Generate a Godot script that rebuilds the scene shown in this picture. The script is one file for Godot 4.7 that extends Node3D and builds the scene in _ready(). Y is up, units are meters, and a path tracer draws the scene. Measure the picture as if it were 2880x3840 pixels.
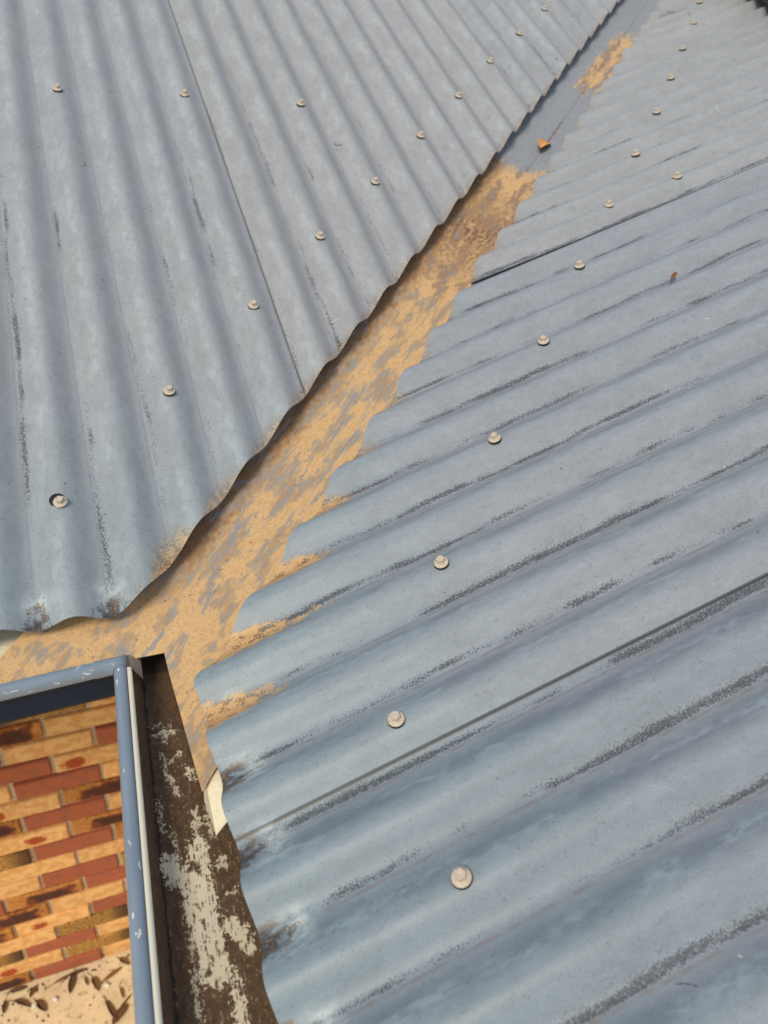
extends Node3D
# Inner corner of a blue-grey corrugated steel roof: two slopes, a rusty-sandy valley gutter, eaves gutters, and the brick wall and yard below.

const P := 0.076          # corrugation pitch
const H := 0.0190         # corrugation depth
const T := 0.3651         # tangent of the roof pitch
const XA := 0.1740        # left slope: where its ribs are counted from
const ZB := -0.1379       # right slope: the same
const CUT_A := 0.0884     # left slope's valley cut:  x + z = -CUT_A
const CUT_B := 0.0838     # right slope's valley cut: x + z =  CUT_B
const EAVE_A := -0.2154   # z of the left slope's eave
const EAVE_B := 0.1816    # x of the right slope's eave
const DROP := 0.018       # valley pan under the sheets
const WALL_Z := -1.1848
const GROUND_Y := -2.612
const NS := 1024          # side of the noise tiles

var cs := 1.0 / sqrt(1.0 + T * T)
var names := {}
var NF: PackedByteArray   # fine grain
var NM: PackedByteArray   # middling mottle
var NL: PackedByteArray   # broad mottle
var NW: PackedByteArray   # white noise
var rng := RandomNumberGenerator.new()
var wob := FastNoiseLite.new()

# ---------------------------------------------------------------- helpers
func numbered(called: String) -> String:
	var k: int = names.get(called, 0)
	names[called] = k + 1
	return called if k == 0 else "%s_%03d" % [called, k]

func thing(called: String, label: String, category: String, at := Vector3.ZERO, group := "") -> Node3D:
	var o := Node3D.new()
	o.name = numbered(called)
	add_child(o, true)
	o.position = at
	tag(o, label, category, group)
	return o

func tag(o: Node, label: String, category: String, group := "") -> void:
	o.set_meta("label", label)
	o.set_meta("category", category)
	if group != "":
		o.set_meta("group", group)

func part(called: String, mesh: Mesh, mat: Material, parent: Node) -> MeshInstance3D:
	var m := MeshInstance3D.new()
	m.name = numbered(called) if parent == self else called
	m.mesh = mesh
	if mat != null:
		m.material_override = mat
	parent.add_child(m, true)
	return m

func grid(st: SurfaceTool, nu: int, nv: int, f: Callable, flip := false, base := 0) -> int:
	# a (nu+1) x (nv+1) sheet of points f(i, j) = [position, uv]; each grid is shaded by itself
	st.set_smooth_group(base + 1)
	for i in nu + 1:
		for j in nv + 1:
			var a: Array = f.call(i, j)
			st.set_uv(a[1])
			st.add_vertex(a[0])
	for i in nu:
		for j in nv:
			var a := base + i * (nv + 1) + j
			var b := a + nv + 1
			if flip:
				for k in [a, a + 1, b, a + 1, b + 1, b]: st.add_index(k)
			else:
				for k in [a, b, a + 1, a + 1, b, b + 1]: st.add_index(k)
	return base + (nu + 1) * (nv + 1)

func start() -> SurfaceTool:
	var st := SurfaceTool.new()
	st.begin(Mesh.PRIMITIVE_TRIANGLES)
	return st

func done(st: SurfaceTool) -> ArrayMesh:
	st.generate_normals()
	return st.commit()

func sheet_solid(nu: int, nv: int, f: Callable, thick: float, down: Vector3) -> ArrayMesh:
	# a thin sheet with an upper face, an under face and a rim
	var st := start()
	var n := grid(st, nu, nv, f)
	var g := func(i, j):
		var a: Array = f.call(i, j)
		return [a[0] + down * thick, a[1]]
	n = grid(st, nu, nv, g, true, n)
	var rim := func(n0: int, count: int, at: Callable) -> int:
		return grid(st, count, 1, func(i, j):
			var a: Array = at.call(i)
			return [a[0] + down * (thick if j == 1 else 0.0), a[1]], false, n0)
	n = rim.call(n, nv, func(i): return f.call(0, nv - i))
	n = rim.call(n, nv, func(i): return f.call(nu, i))
	n = rim.call(n, nu, func(i): return f.call(i, 0))
	n = rim.call(n, nu, func(i): return f.call(nu - i, nv))
	return done(st)

func box(st: SurfaceTool, c: Vector3, s: Vector3, bevel := 0.0) -> void:
	# a box, its front (+z) edges chamfered
	var h := s / 2.0
	var hb := Vector3(h.x - bevel, h.y - bevel, h.z)
	var ring := [Vector3(-h.x, -h.y, -h.z), Vector3(h.x, -h.y, -h.z), Vector3(h.x, h.y, -h.z), Vector3(-h.x, h.y, -h.z)]
	var mid := [Vector3(-h.x, -h.y, h.z - bevel), Vector3(h.x, -h.y, h.z - bevel), Vector3(h.x, h.y, h.z - bevel), Vector3(-h.x, h.y, h.z - bevel)]
	var top := [Vector3(-hb.x, -hb.y, h.z), Vector3(hb.x, -hb.y, h.z), Vector3(hb.x, hb.y, h.z), Vector3(-hb.x, hb.y, h.z)]
	st.set_smooth_group(-1)
	var quad := func(a, b, d, e):
		for v in [a, d, b, a, e, d]:
			st.set_uv(Vector2(v.x / s.x + 0.5, 0.5 - v.y / s.y))
			st.add_vertex(c + v)
	for k in 4:
		var l := (k + 1) % 4
		quad.call(ring[k], ring[l], mid[l], mid[k])
		if bevel > 0.0:
			quad.call(mid[k], mid[l], top[l], top[k])
	quad.call(top[0], top[1], top[2], top[3])
	quad.call(ring[1], ring[0], ring[3], ring[2])

func mat(c: Color, rough := 0.6, metal := 0.0) -> StandardMaterial3D:
	var m := StandardMaterial3D.new()
	m.albedo_color = c
	m.roughness = rough
	m.metallic = metal
	return m

func tex_mat(img: Image, rough := 0.6, height: Image = null, scale := 0.05, repeat := true) -> StandardMaterial3D:
	var m := mat(Color.WHITE, rough)
	img.generate_mipmaps()
	m.albedo_texture = ImageTexture.create_from_image(img)
	m.texture_repeat = repeat
	if height != null:
		m.heightmap_enabled = true
		m.heightmap_texture = ImageTexture.create_from_image(height)
		m.heightmap_scale = scale
	return m

func noise_tile(freq: float, oct: int, sd: int, kind := FastNoiseLite.TYPE_SIMPLEX_SMOOTH) -> PackedByteArray:
	var n := FastNoiseLite.new()
	n.seed = sd
	n.noise_type = kind
	n.frequency = freq
	n.fractal_octaves = oct
	n.fractal_type = FastNoiseLite.FRACTAL_FBM
	var im := n.get_seamless_image(NS, NS, false, false, 0.08, true)
	im.convert(Image.FORMAT_L8)
	return im.get_data()

func nz(t: PackedByteArray, x: int, y: int) -> float:
	return t[((y & 1023) << 10) | (x & 1023)] / 255.0

# ---------------------------------------------------------------- roof sheets
func profile(phase: float) -> float:
	return H * 0.5 * (1.0 - cos(TAU * phase))

func zs_a(x: float) -> float:       # where the left slope's sheets end, towards the yard
	var a := EAVE_A
	var b := -(x + CUT_A)
	var k := clampf(0.5 + 0.5 * (b - a) / 0.03, 0.0, 1.0)
	return lerpf(b, a, k) - 0.03 * k * (1.0 - k)

func xs_b(z: float) -> float:
	var a := EAVE_B
	var b := CUT_B - z
	var k := clampf(0.5 + 0.5 * (b - a) / 0.012, 0.0, 1.0)
	return lerpf(a, b, k) + 0.012 * k * (1.0 - k)

func on_a(x: float, z: float, h: float) -> Vector3:
	return Vector3(x, -z * T + h * cs, z + h * T * cs)

func on_b(x: float, z: float, h: float) -> Vector3:
	return Vector3(x - h * T * cs, x * T + h * cs, z)

func rib_a(k: float) -> float: return XA + P * (k + 0.1)
func rib_b(n: float) -> float: return ZB - P * (n - 0.1)

# a sheet covers ribs k0..k1; on the left slope its end k1 lies on its neighbour, on the right slope its start k0 does
func roof_sheet(left: bool, k0: float, k1: float, kt: float, length: float, lu: float, lv: float, uref: float, curl: float, m: Material, parent: Node) -> void:
	var nv := int((k1 - k0) * 22)
	var nu := 16
	var f := func(i, j):
		var k: float = lerpf(k0, k1, j / float(nv))
		var t := pow(i / float(nu), 1.7)
		var away: float = t * length
		var lap: float = smoothstep(k1 - 1.3, k1 - 0.3, k) if left else 1.0 - smoothstep(k0 + 0.3, k0 + 1.3, k)
		var h := profile(k) + 0.0012 * lap + curl * lap * exp(-away / 0.16)
		if left:
			var x := rib_a(k)
			var z := zs_a(x) - away * (1.0 if k > -1.0 else 1.0)
			h += wob.get_noise_2d(x * 9.0, z * 2.2) * 0.0004
			return [on_a(x, z, h), Vector2((uref - z) / lu, (k - kt) * P / lv)]
		var z2 := rib_b(k)
		var x2 := xs_b(z2) + away
		h += wob.get_noise_2d(x2 * 2.2 + 40.0, z2 * 9.0) * 0.0004
		return [on_b(x2, z2, h), Vector2((x2 - uref) / lu, (k - kt) * P / lv)]
	var mesh := sheet_solid(nu, nv, f, 0.0009, Vector3(0, -1, 0))
	part("roof_sheet", mesh, m, parent)

func paint_sheet(left: bool, k0: float, w: int, h: int, lu: float, lv: float, uref: float, sd: int, mould: float, sand: Dictionary, base: Color) -> StandardMaterial3D:
	var r := RandomNumberGenerator.new()
	r.seed = sd
	var data := PackedByteArray()
	data.resize(w * h * 3)
	var ox := r.randi() % 1024
	var oy := r.randi() % 1024
	var crisp := clampf(lu / w * -1400.0 + 2.4, 0.25, 1.0)   # coarser textures carry less grain
	# how much mould each trough has along its length
	var ribs := int(ceil(lv / P)) + 3
	var amp := []
	var path := []
	var line := FastNoiseLite.new()
	line.seed = sd
	line.frequency = 1.0
	line.fractal_octaves = 3
	for q in ribs:
		var a := PackedFloat32Array()
		a.resize(w)
		var own := r.randf_range(0.6, 1.1) * mould
		var rib_no := q + int(floor(k0)) - 1
		var seam := 0.25 if not left and (rib_no == -3 or rib_no == 7) else 0.0
		for ix in w:
			var u := ix * lu / w
			var v: float = 0.60 + 0.85 * line.get_noise_2d(u * 3.6 + q * 31.0, q * 17.0) + 0.4 * line.get_noise_2d(u * 17.0, q * 9.0 + 100.0)
			a[ix] = clampf((v + seam) * own * (1.0 - (0.55 if left else 0.25) * smoothstep(0.35, 1.3, u)), 0.0, 0.95)
		var b := PackedFloat32Array()
		b.resize(w)
		for ix in w:
			b[ix] = clampf(0.35 + 1.5 * line.get_noise_2d(ix * lu / w * 6.0 + 300.0, q * 13.0), 0.0, 1.0)
		path.append(b)
		amp.append(a)
	var br := base.r * 255.0
	var bg := base.g * 255.0
	var bb := base.b * 255.0
	var chalk := 0.28 if left else 0.50
	var wide := 0.078 if left else 0.070
	for iy in h:
		var k := k0 + iy * lv / h / P
		var q := int(floor(k + 0.5))
		var d := k - q                            # -0.5 .. 0.5, 0 in the trough
		var a: PackedFloat32Array = amp[clampi(q - int(floor(k0)) + 1, 0, ribs - 1)]
		var dd := (d - 0.02) / wide
		var wt := exp(-dd * dd * (2.2 if left or d > 0.02 else 7.0))
		var dh := (d - 0.075) / wide
		var wth := exp(-dh * dh * 2.6)
		var sway: PackedFloat32Array = path[clampi(q - int(floor(k0)) + 1, 0, ribs - 1)]
		var side := (d - 0.10) / 0.15             # a wider dusting on the flank that faces the weather
		var wt2 := exp(-side * side) * 0.24
		var pale := exp(-pow((d + 0.30) / 0.10, 2.0)) + exp(-pow((d - 0.70) / 0.10, 2.0))
		if left:
			pale = exp(-pow((d - 0.33) / 0.09, 2.0))
		var plum := 0.40 * exp(-pow((d + 0.12) / 0.09, 2.0))
		var crease := exp(-pow((d + 0.035) / (0.016 if left else 0.024), 2.0)) * (0.5 if left else 0.75)  # dirty trough line, widened on the right slope to paint in occlusion
		var seam_line := 0.0  # dark lap line: the gap's shadow painted beside the upper sheet's edge
		for edge in ([3.0] if left else [-2.85, 7.0, 17.0]):
			var past: float = (k - edge) if left else (edge - k)
			if past > -0.006:
				seam_line = maxf(seam_line, exp(-pow((past - 0.010) / 0.017, 2.0)) * (0.55 if left else 0.75))
		var len_sand: float = sand.get(q, 0.004)
		var across := absf(d + (0.02 if left else 0.085))
		var xx := rib_a(k) if left else 0.0
		var zz := 0.0 if left else rib_b(k)
		var first := zs_a(xx) if left else xs_b(zz)
		var p := iy * w * 3
		var near_eave := (left and absf(first - EAVE_A) < 0.012) or (not left and absf(first - EAVE_B) < 0.012)
		for ix in w:
			var u := ix * lu / w
			var f := NF[(((iy + oy) & 1023) << 10) | ((ix + ox) & 1023)] / 255.0
			var m := NM[(((iy * 2 + oy * 3) & 1023) << 10) | ((ix + ox * 5) & 1023)] / 255.0
			var l := NL[(((iy * 3 + oy * 7) & 1023) << 10) | ((ix + ox * 3) & 1023)] / 255.0
			var wn := NW[(((iy + oy * 3) & 1023) << 10) | ((ix + ox) & 1023)] / 255.0
			var tone := 1.0 + ((f - 0.5) * 0.07 + (wn - 0.5) * 0.08) * crisp + (m - 0.5) * 0.06 + (l - 0.5) * 0.08
			var blue := clampf(0.9 - absf((uref - u - EAVE_A) if left else (uref + u - EAVE_B)) / 0.42, 0.0, 1.0)
			var cr := (br - 9.0 * blue) * tone
			var cg := (bg - 2.0 * blue) * tone
			var cb := (bb - 1.0 * blue) * tone
			# chalked streaks along the crests
			var s := pale * clampf((l - 0.40) * 5.0, 0.0, 1.0) * clampf(m * 1.8 - 0.2, 0.0, 1.0)
			cr += (168.0 - cr) * s * chalk
			cg += (184.0 - cg) * s * chalk
			cb += (195.0 - cb) * s * chalk
			s = plum * 0.35 * clampf(l * 1.6, 0.0, 1.0)
			cr += (136.0 - cr) * s
			cg += (136.0 - cg) * s
			cb += (152.0 - cb) * s
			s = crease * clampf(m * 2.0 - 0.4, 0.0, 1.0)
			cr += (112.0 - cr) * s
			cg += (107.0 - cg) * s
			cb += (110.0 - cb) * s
			s = minf(1.0, seam_line * 1.1)
			cr += (34.0 - cr) * s
			cg += (34.0 - cg) * s
			cb += (36.0 - cb) * s
			# mould
			var am := a[ix]
			var mo := am * (wt + (wth - wt) * sway[ix] + wt2) * (0.55 + 0.9 * m)
			if mo > 0.03:
				var c := minf(mo, 0.70) - 0.74 * f - 0.28 * m - 0.30 * wn + 0.25
				if c > 0.0:
					c = minf(c * 2.5, 0.46 + 0.36 * wn)
					cr += (42.0 - cr) * c
					cg += (44.0 - cg) * c
					cb += (52.0 - cb) * c
			elif wn < 0.012 and m < 0.5:
				cr *= 0.78
				cg *= 0.78
				cb *= 0.80
			# sand and rust washed in from the valley, dirt and bleached rings at the eave
			var dist: float = (first - (uref - u)) if left else (uref + u - first)
			dist = absf(dist) if dist > -0.004 else 9.0
			if dist < 0.26:
				if near_eave:
					if dist < 0.085:
						var ring := exp(-pow((sqrt(dist * dist + across * across * 0.004) - 0.03) / 0.011, 2.0)) * clampf(1.3 - across * 4.0, 0.0, 1.0)
						s = ring * clampf(m * 1.5 - 0.1, 0.0, 1.0)
						cr += (182.0 - cr) * s
						cg += (196.0 - cg) * s
						cb += (202.0 - cb) * s
						s = clampf((1.25 - dist / 0.026 - across * 5.0) + (m - 0.5) * 2.6 + (f - 0.5), 0.0, 0.9)
						var warm := clampf((m - 0.66) * 6.0, 0.0, 0.4)
						cr += (62.0 + 110.0 * warm - cr) * s
						cg += (58.0 + 76.0 * warm - cg) * s
						cb += (60.0 + 30.0 * warm - cb) * s
				s = len_sand * (1.0 - across * across * (9.0 if left else 16.0)) - dist - (0.02 if near_eave and not sand.get(q, 0.0) > 0.0 else 0.0) + (l - 0.5) * minf(0.05, len_sand) + (m - 0.5) * len_sand * 0.75 + (f - 0.5) * minf(0.018, len_sand) - 0.003
				if s > -0.02:
					var e := clampf((s + 0.012) / 0.034 + (f - 0.5) * 0.9 + (wn - 0.5) * 0.35, 0.0, 1.0) * 0.92
					var dark := clampf((0.62 - f) * 2.4 - 0.35 + clampf(0.5 - s * 12.0, 0.0, 0.7) - across * 1.2 + (0.5 - m) * 2.4 + (0.22 if left else 0.0) + (wn - 0.5) * 0.5, 0.0, 0.85)
					cr += ((192.0 + 30.0 * (f - 0.5)) * (1.0 - dark) + 96.0 * dark - cr) * e
					cg += ((155.0 + 30.0 * (f - 0.5)) * (1.0 - dark) + 68.0 * dark - cg) * e
					cb += ((110.0 + 30.0 * (f - 0.5)) * (1.0 - dark) + 46.0 * dark - cb) * e
					if e <= 0.05:
						s = clampf((s + 0.02) / 0.02, 0.0, 1.0) * clampf((0.5 - f) * 4.0, 0.0, 0.5)
						cr += (92.0 - cr) * s
						cg += (74.0 - cg) * s
						cb += (62.0 - cb) * s
			data[p] = clampi(int(cr), 0, 255)
			data[p + 1] = clampi(int(cg), 0, 255)
			data[p + 2] = clampi(int(cb), 0, 255)
			p += 3
	var img := Image.create_from_data(w, h, false, Image.FORMAT_RGB8, data)
	# a few scratches, droppings and specks
	for q in 26:
		var x := r.randi() % w
		var y := r.randi() % h
		var pick := r.randf()
		var col := Color(0.24, 0.23, 0.24) if pick < 0.55 else Color(0.78, 0.78, 0.74) if pick < 0.8 else Color(0.5, 0.36, 0.25)
		var len_ := r.randi_range(1, 3) if r.randf() < 0.8 else r.randi_range(8, 26)
		var ang := r.randf() * TAU
		for t in len_:
			var px := x + int(cos(ang + t * 0.02) * t * 0.8)
			var py := y + int(sin(ang + t * 0.02) * t * 0.8)
			for e in [Vector2i(0, 0), Vector2i(1, 0), Vector2i(0, 1)] if len_ < 5 else [Vector2i(0, 0)]:
				if px + e.x >= 0 and py + e.y >= 0 and px + e.x < w and py + e.y < h:
					img.set_pixel(px + e.x, py + e.y, img.get_pixel(px + e.x, py + e.y).lerp(col, 0.75))
	if sd == 24:      # a soft dark smudge high on the right slope
		for yy in range(96, 138):
			for xx in range(165, 222):
				var e := 1.0 - Vector2((xx - 193) / 26.0, (yy - 116) / 19.0).length() + (nz(NM, xx * 3, yy * 3) - 0.5) * 0.5
				img.set_pixel(xx, yy, img.get_pixel(xx, yy).lerp(Color(0.20, 0.21, 0.24), clampf(e * 1.3, 0.0, 0.6)))
	# faint scuffs and water spots
	for q in 70:
		var x := float(r.randi() % w)
		var y := float(r.randi() % h)
		var ang := r.randf() * TAU
		var turn := r.randf_range(-0.03, 0.03)
		var weight := r.randf_range(0.08, 0.26)
		var col := Color(0.78, 0.82, 0.86) if r.randf() < 0.7 else Color(0.30, 0.31, 0.34)
		for t in r.randi_range(12, 90):
			x += cos(ang)
			y += sin(ang)
			ang += turn
			if x >= 0 and y >= 0 and x < w and y < h:
				img.set_pixel(int(x), int(y), img.get_pixel(int(x), int(y)).lerp(col, weight * r.randf()))
	for q in 60:
		var cx := r.randi() % w
		var cy := r.randi() % h
		var rad := r.randf_range(2.0, 9.0)
		var squash := r.randf_range(0.6, 1.4)
		var weight := r.randf_range(0.05, 0.16)
		var col := Color(0.36, 0.42, 0.50) if r.randf() < 0.7 else Color(0.74, 0.77, 0.79)
		for yy in range(int(-rad - 1), int(rad + 2)):
			for xx in range(int(-rad * 1.5 - 1), int(rad * 1.5 + 2)):
				var dd := sqrt(xx * xx * squash + yy * yy) / rad + (nz(NM, cx + xx * 4, cy + yy * 4) - 0.5) * 1.2
				if dd < 1.0 and cx + xx >= 0 and cy + yy >= 0 and cx + xx < w and cy + yy < h:
					img.set_pixel(cx + xx, cy + yy, img.get_pixel(cx + xx, cy + yy).lerp(col, weight * minf(1.0, (1.0 - dd) * 3.0)))
	var mt := tex_mat(img, 0.44)
	mt.metallic_specular = 0.38
	return mt

# ---------------------------------------------------------------- roofing screws
var washer_mesh: ArrayMesh
var seal_mesh: ArrayMesh
var head_mesh: ArrayMesh
var tan_paint: StandardMaterial3D
var rubber: StandardMaterial3D

func lathe(profile_: Array, seg := 28, hex := false) -> ArrayMesh:
	var st := start()
	if hex:
		st.set_smooth_group(-1)
	var n := profile_.size() - 1
	var pt := func(i, j):
		var a: float = TAU * i / seg
		var q: Vector2 = profile_[j]
		return [Vector3(cos(a) * q.x, q.y, sin(a) * q.x), Vector2(i / float(seg), j / float(n))]
	if hex:
		for i in seg:
			for j in n:
				var a = pt.call(i, j)[0]
				var b = pt.call(i + 1, j)[0]
				var c = pt.call(i + 1, j + 1)[0]
				var d = pt.call(i, j + 1)[0]
				for v in [a, c, b, a, d, c]:
					st.add_vertex(v)
	else:
		grid(st, seg, n, pt, true)
	return done(st)

func make_screw_meshes() -> void:
	washer_mesh = lathe([Vector2(0.0, 0.0025), Vector2(0.0050, 0.0024), Vector2(0.0068, 0.0019), Vector2(0.0079, 0.0014), Vector2(0.0081, 0.0009), Vector2(0.0079, 0.0004)], 32)
	seal_mesh = lathe([Vector2(0.0, 0.0006), Vector2(0.0078, 0.0006), Vector2(0.0086, -0.0002), Vector2(0.0086, -0.0016), Vector2(0.0078, -0.0024)], 28)
	head_mesh = lathe([Vector2(0.0052, 0.0024), Vector2(0.0050, 0.0034), Vector2(0.0046, 0.0036), Vector2(0.0046, 0.0074), Vector2(0.0042, 0.0079), Vector2(0.0030, 0.0079), Vector2(0.0027, 0.0073), Vector2(0.0, 0.0073)], 6, true)
	var w := 64
	var img := Image.create(w, w, false, Image.FORMAT_RGB8)
	for y in w:
		for x in w:
			var f := nz(NF, x, y)
			var m := nz(NM, x * 3, y * 3)
			var c := Color(0.725, 0.69, 0.64) * (0.86 + 0.3 * f)
			c = c.lerp(Color(0.45, 0.36, 0.30), clampf((0.42 - m) * 3.0, 0.0, 0.6))
			img.set_pixel(x, y, c)
	tan_paint = tex_mat(img, 0.6)
	tan_paint.uv1_triplanar = true
	tan_paint.uv1_scale = Vector3(60, 60, 60)
	rubber = mat(Color(0.07, 0.075, 0.08), 0.8)

func screw(left: bool, k: float, along: float, parent: Node, slip := false) -> void:
	var o := Node3D.new()
	o.name = "roof_screw"
	parent.add_child(o, true)
	var n := Vector3(0, cs, T * cs) if left else Vector3(-T * cs, cs, 0)
	var h := H + 0.0022
	o.position = on_a(rib_a(k), along, h) if left else on_b(along, rib_b(k), h)
	var tilt := Vector3(rng.randf_range(-0.07, 0.07), 0, rng.randf_range(-0.07, 0.07))
	var y := (n + tilt).normalized()
	var x := Vector3(1, 0, 0.2).cross(y).normalized()
	x = x.rotated(y, rng.randf() * TAU)
	o.basis = Basis(x, y, x.cross(y))
	var w := part("washer", washer_mesh, tan_paint, o)
	var s := part("rubber_seal", seal_mesh, rubber, o)
	part("hex_head", head_mesh, tan_paint, o)
	if slip:
		s.position = o.basis.inverse() * Vector3(-0.0035, 0.0, -0.0062)
		s.scale = Vector3(1.05, 1.0, 1.05)

# ---------------------------------------------------------------- valley pan
func pan_start(t: float) -> float:
	var s := minf(0.155 * sqrt(2.0) - t, 0.178 * sqrt(2.0) + t)
	# the right wing's cut runs a little askew, as the gutter below does
	if t > 0.0:
		s += 0.0
	return s

func pan_point(s: float, t: float) -> Vector3:
	var x := (s + t) / sqrt(2.0)
	var z := (t - s) / sqrt(2.0)
	if t > -0.02:
		x += 0.05 * clampf(z + 0.178, 0.0, 0.25)
	var at := sqrt(t * t + 0.00002) - 0.0045
	return Vector3(x, (s + at) * T / sqrt(2.0) - DROP, z)

func paint_pan(w: int, h: int, lu: float, t0: float, t1: float) -> StandardMaterial3D:
	var data := PackedByteArray()
	data.resize(w * h * 3)
	var hd := PackedByteArray()
	hd.resize(w * h)
	var along := PackedFloat32Array()
	for ix in w:
		along.append(lu * pow(ix / float(w), 1.0 / 0.7))
	for iy in h:
		var t := lerpf(t0, t1, iy / float(h))
		for ix in w:
			var s := along[ix]
			var f := NF[((iy & 1023) << 10) | ((ix) & 1023)] / 255.0
			var m := NM[(((iy * 2 + 77) & 1023) << 10) | ((ix * 2 + 13) & 1023)] / 255.0
			var l := NL[(((iy * 3 + 300) & 1023) << 10) | ((ix * 2 + 500) & 1023)] / 255.0
			# streaks that water drew along the valley
			var g := NM[(((iy * 6 + ix / 9 + 211) & 1023) << 10) | (((ix + 90) * 5 / 6) & 1023)] / 255.0
			var g2 := NM[(((iy * 3 - ix / 3 + 611) & 1023) << 10) | ((ix / 2 + iy / 3 + 400) & 1023)] / 255.0
			# how far the sand covers the paint: it lies from the eave to 1.5 m and again round 2.2 m
			var cover := 0.86
			cover = lerpf(cover, 0.86, smoothstep(0.38, 0.55, s) * (1.0 - smoothstep(0.72, 0.95, s)))
			cover = lerpf(cover, 1.0, smoothstep(0.95, 1.15, s))
			cover = lerpf(cover, 0.0, smoothstep(1.475, 1.525, s + (m - 0.5) * 0.06))
			var far := smoothstep(1.88, 2.02, s + (m - 0.5) * 0.2) * (1.0 - smoothstep(2.36, 2.50, s + (m - 0.5) * 0.16)) * (1.0 - smoothstep(0.5, 1.0, absf(t - 0.022 - (s - 2.1) * 0.02) / 0.075))
			cover = maxf(cover, far * 0.90)
			# the side towards the right slope keeps more sand, the wet side shows paint streaks
			cover += 0.10 * smoothstep(0.01, 0.06, t) * (1.0 if s < 1.5 else 0.0)
			var sand := 0.0
			if s < 1.7:
				# a film of sand; flakes of bare paint come in streaky clusters, most of them in the lower third
				var swept := smoothstep(0.30, 0.45, s) * (1.0 - smoothstep(0.70, 0.98, s))
				var cluster := smoothstep(0.46, 0.64, l + swept * 0.13 - 0.10 * smoothstep(0.02, 0.05, t) - (0.16 if s > 1.0 else 0.0))
				var fleck := smoothstep(0.47, 0.60, 0.50 * g + 0.32 * g2 + 0.18 * f)
				var film := 0.97 - 0.22 * smoothstep(0.45, 0.75, 0.6 * m + 0.4 * l)
				sand = film * (1.0 - (0.62 + 0.2 * f) * cluster * fleck)
				sand *= 1.0 - smoothstep(1.475, 1.525, s + (m - 0.5) * 0.07 + (f - 0.5) * 0.02)
			if cover > 0.02 and s > 1.7:
				sand = clampf((cover - 0.10 - 0.24 * g - 0.20 * g2 - 0.40 * l - 0.16 * f) * 3.0, 0.0, 0.95)
			var tone := 1.0 + (f - 0.5) * 0.10 + (m - 0.5) * 0.12
			var cr := 131.0 * tone
			var cg := 138.0 * tone
			var cb := 149.0 * tone
			var tan_ := 1.0 + (f - 0.5) * 0.12 + (m - 0.5) * 0.16 + (l - 0.5) * 0.14
			var br := clampf((l - 0.44) * 2.4 + (m - 0.5) * 1.3 + (f - 0.5) * 0.6 + (g - 0.5) * 0.3, 0.0, 0.7) * (0.55 + 0.4 * smoothstep(0.9, 1.1, s))
			if s > 1.02 and s < 1.42:
				br = maxf(br, clampf((0.56 - 0.6 * m - 0.4 * g) * 3.0 + (0.5 - f) * 1.6 + 0.42, 0.0, 0.85) * (1.0 - absf(s - 1.22) / 0.2))
			# loose dark bits where the sand is thick
			if f < 0.24 and m > 0.52:
				br = maxf(br, 0.4)
			# brown dirt and the lip's shade, both painted in under the left sheets
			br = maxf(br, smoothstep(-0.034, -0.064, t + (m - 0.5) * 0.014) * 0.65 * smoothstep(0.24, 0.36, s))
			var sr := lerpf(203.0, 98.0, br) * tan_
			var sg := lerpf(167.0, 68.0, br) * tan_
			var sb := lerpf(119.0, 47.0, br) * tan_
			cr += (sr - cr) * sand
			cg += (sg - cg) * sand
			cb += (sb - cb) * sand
			# the fold keeps a thread of rust and dirt
			if absf(t + (m - 0.5) * 0.004) < 0.0026 and s > 1.5:
				var c := clampf(m * 2.4 - 1.0, 0.0, 0.5)
				if s > 1.62 and s < 1.78:
					c = 0.85
				cr += (112.0 - cr) * c
				cg += (88.0 - cg) * c
				cb += (72.0 - cb) * c
			var p := (iy * w + ix) * 3
			data[p] = clampi(int(cr), 0, 255)
			data[p + 1] = clampi(int(cg), 0, 255)
			data[p + 2] = clampi(int(cb), 0, 255)
			hd[iy * w + ix] = clampi(int(sand * (110.0 + 110.0 * f) + 20.0), 0, 255)
	# paint laid bare by what was dragged along the valley, and dark crumbs
	var img := Image.create_from_data(w, h, false, Image.FORMAT_RGB8, data)
	var r := RandomNumberGenerator.new()
	r.seed = 77
	for q in 110:
		var x := float(r.randi_range(90, 800))
		var y := float(r.randi_range(95, 225))
		var ang := r.randf_range(-0.35, 0.12)
		var turn := r.randf_range(-0.006, 0.006)
		var wide := r.randi_range(1, 2) if r.randf() < 0.8 else r.randi_range(3, 5)
		var weight := r.randf_range(0.35, 0.95)
		for k in r.randi_range(8, 46):
			x += cos(ang)
			y += sin(ang) * 0.9
			ang += turn
			for e in wide:
				if x < w and int(y) + e >= 0 and int(y) + e < h and r.randf() < 0.88:
					img.set_pixel(int(x), int(y) + e, img.get_pixel(int(x), int(y) + e).lerp(Color(0.50, 0.525, 0.565), weight))
	for q in 220:
		var x := r.randi_range(60, 980)
		var y := r.randi_range(60, 240)
		var len_ := r.randi_range(1, 3)
		var col := Color(0.30, 0.20, 0.12) if r.randf() < 0.75 else Color(0.93, 0.80, 0.58)
		for k in len_:
			img.set_pixel(x + k, clampi(y + (k if q % 2 == 0 else 0), 0, h - 1), img.get_pixel(x + k, y).lerp(col, 0.7))
	return tex_mat(img, 0.62, Image.create_from_data(w, h, false, Image.FORMAT_L8, hd), 0.10)

# ---------------------------------------------------------------- gutters
# gut(along, q, y): q is measured inwards from the lip. Both gutters run a little out of square.
func gut_b(z: float, q: float, y: float) -> Vector3:
	return Vector3(0.0985 + q - 0.047 * (z + 0.15), y, z)

func gut_a(x: float, q: float, y: float) -> Vector3:
	return Vector3(x, y, -0.1578 - 0.05 * x - q)

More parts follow.
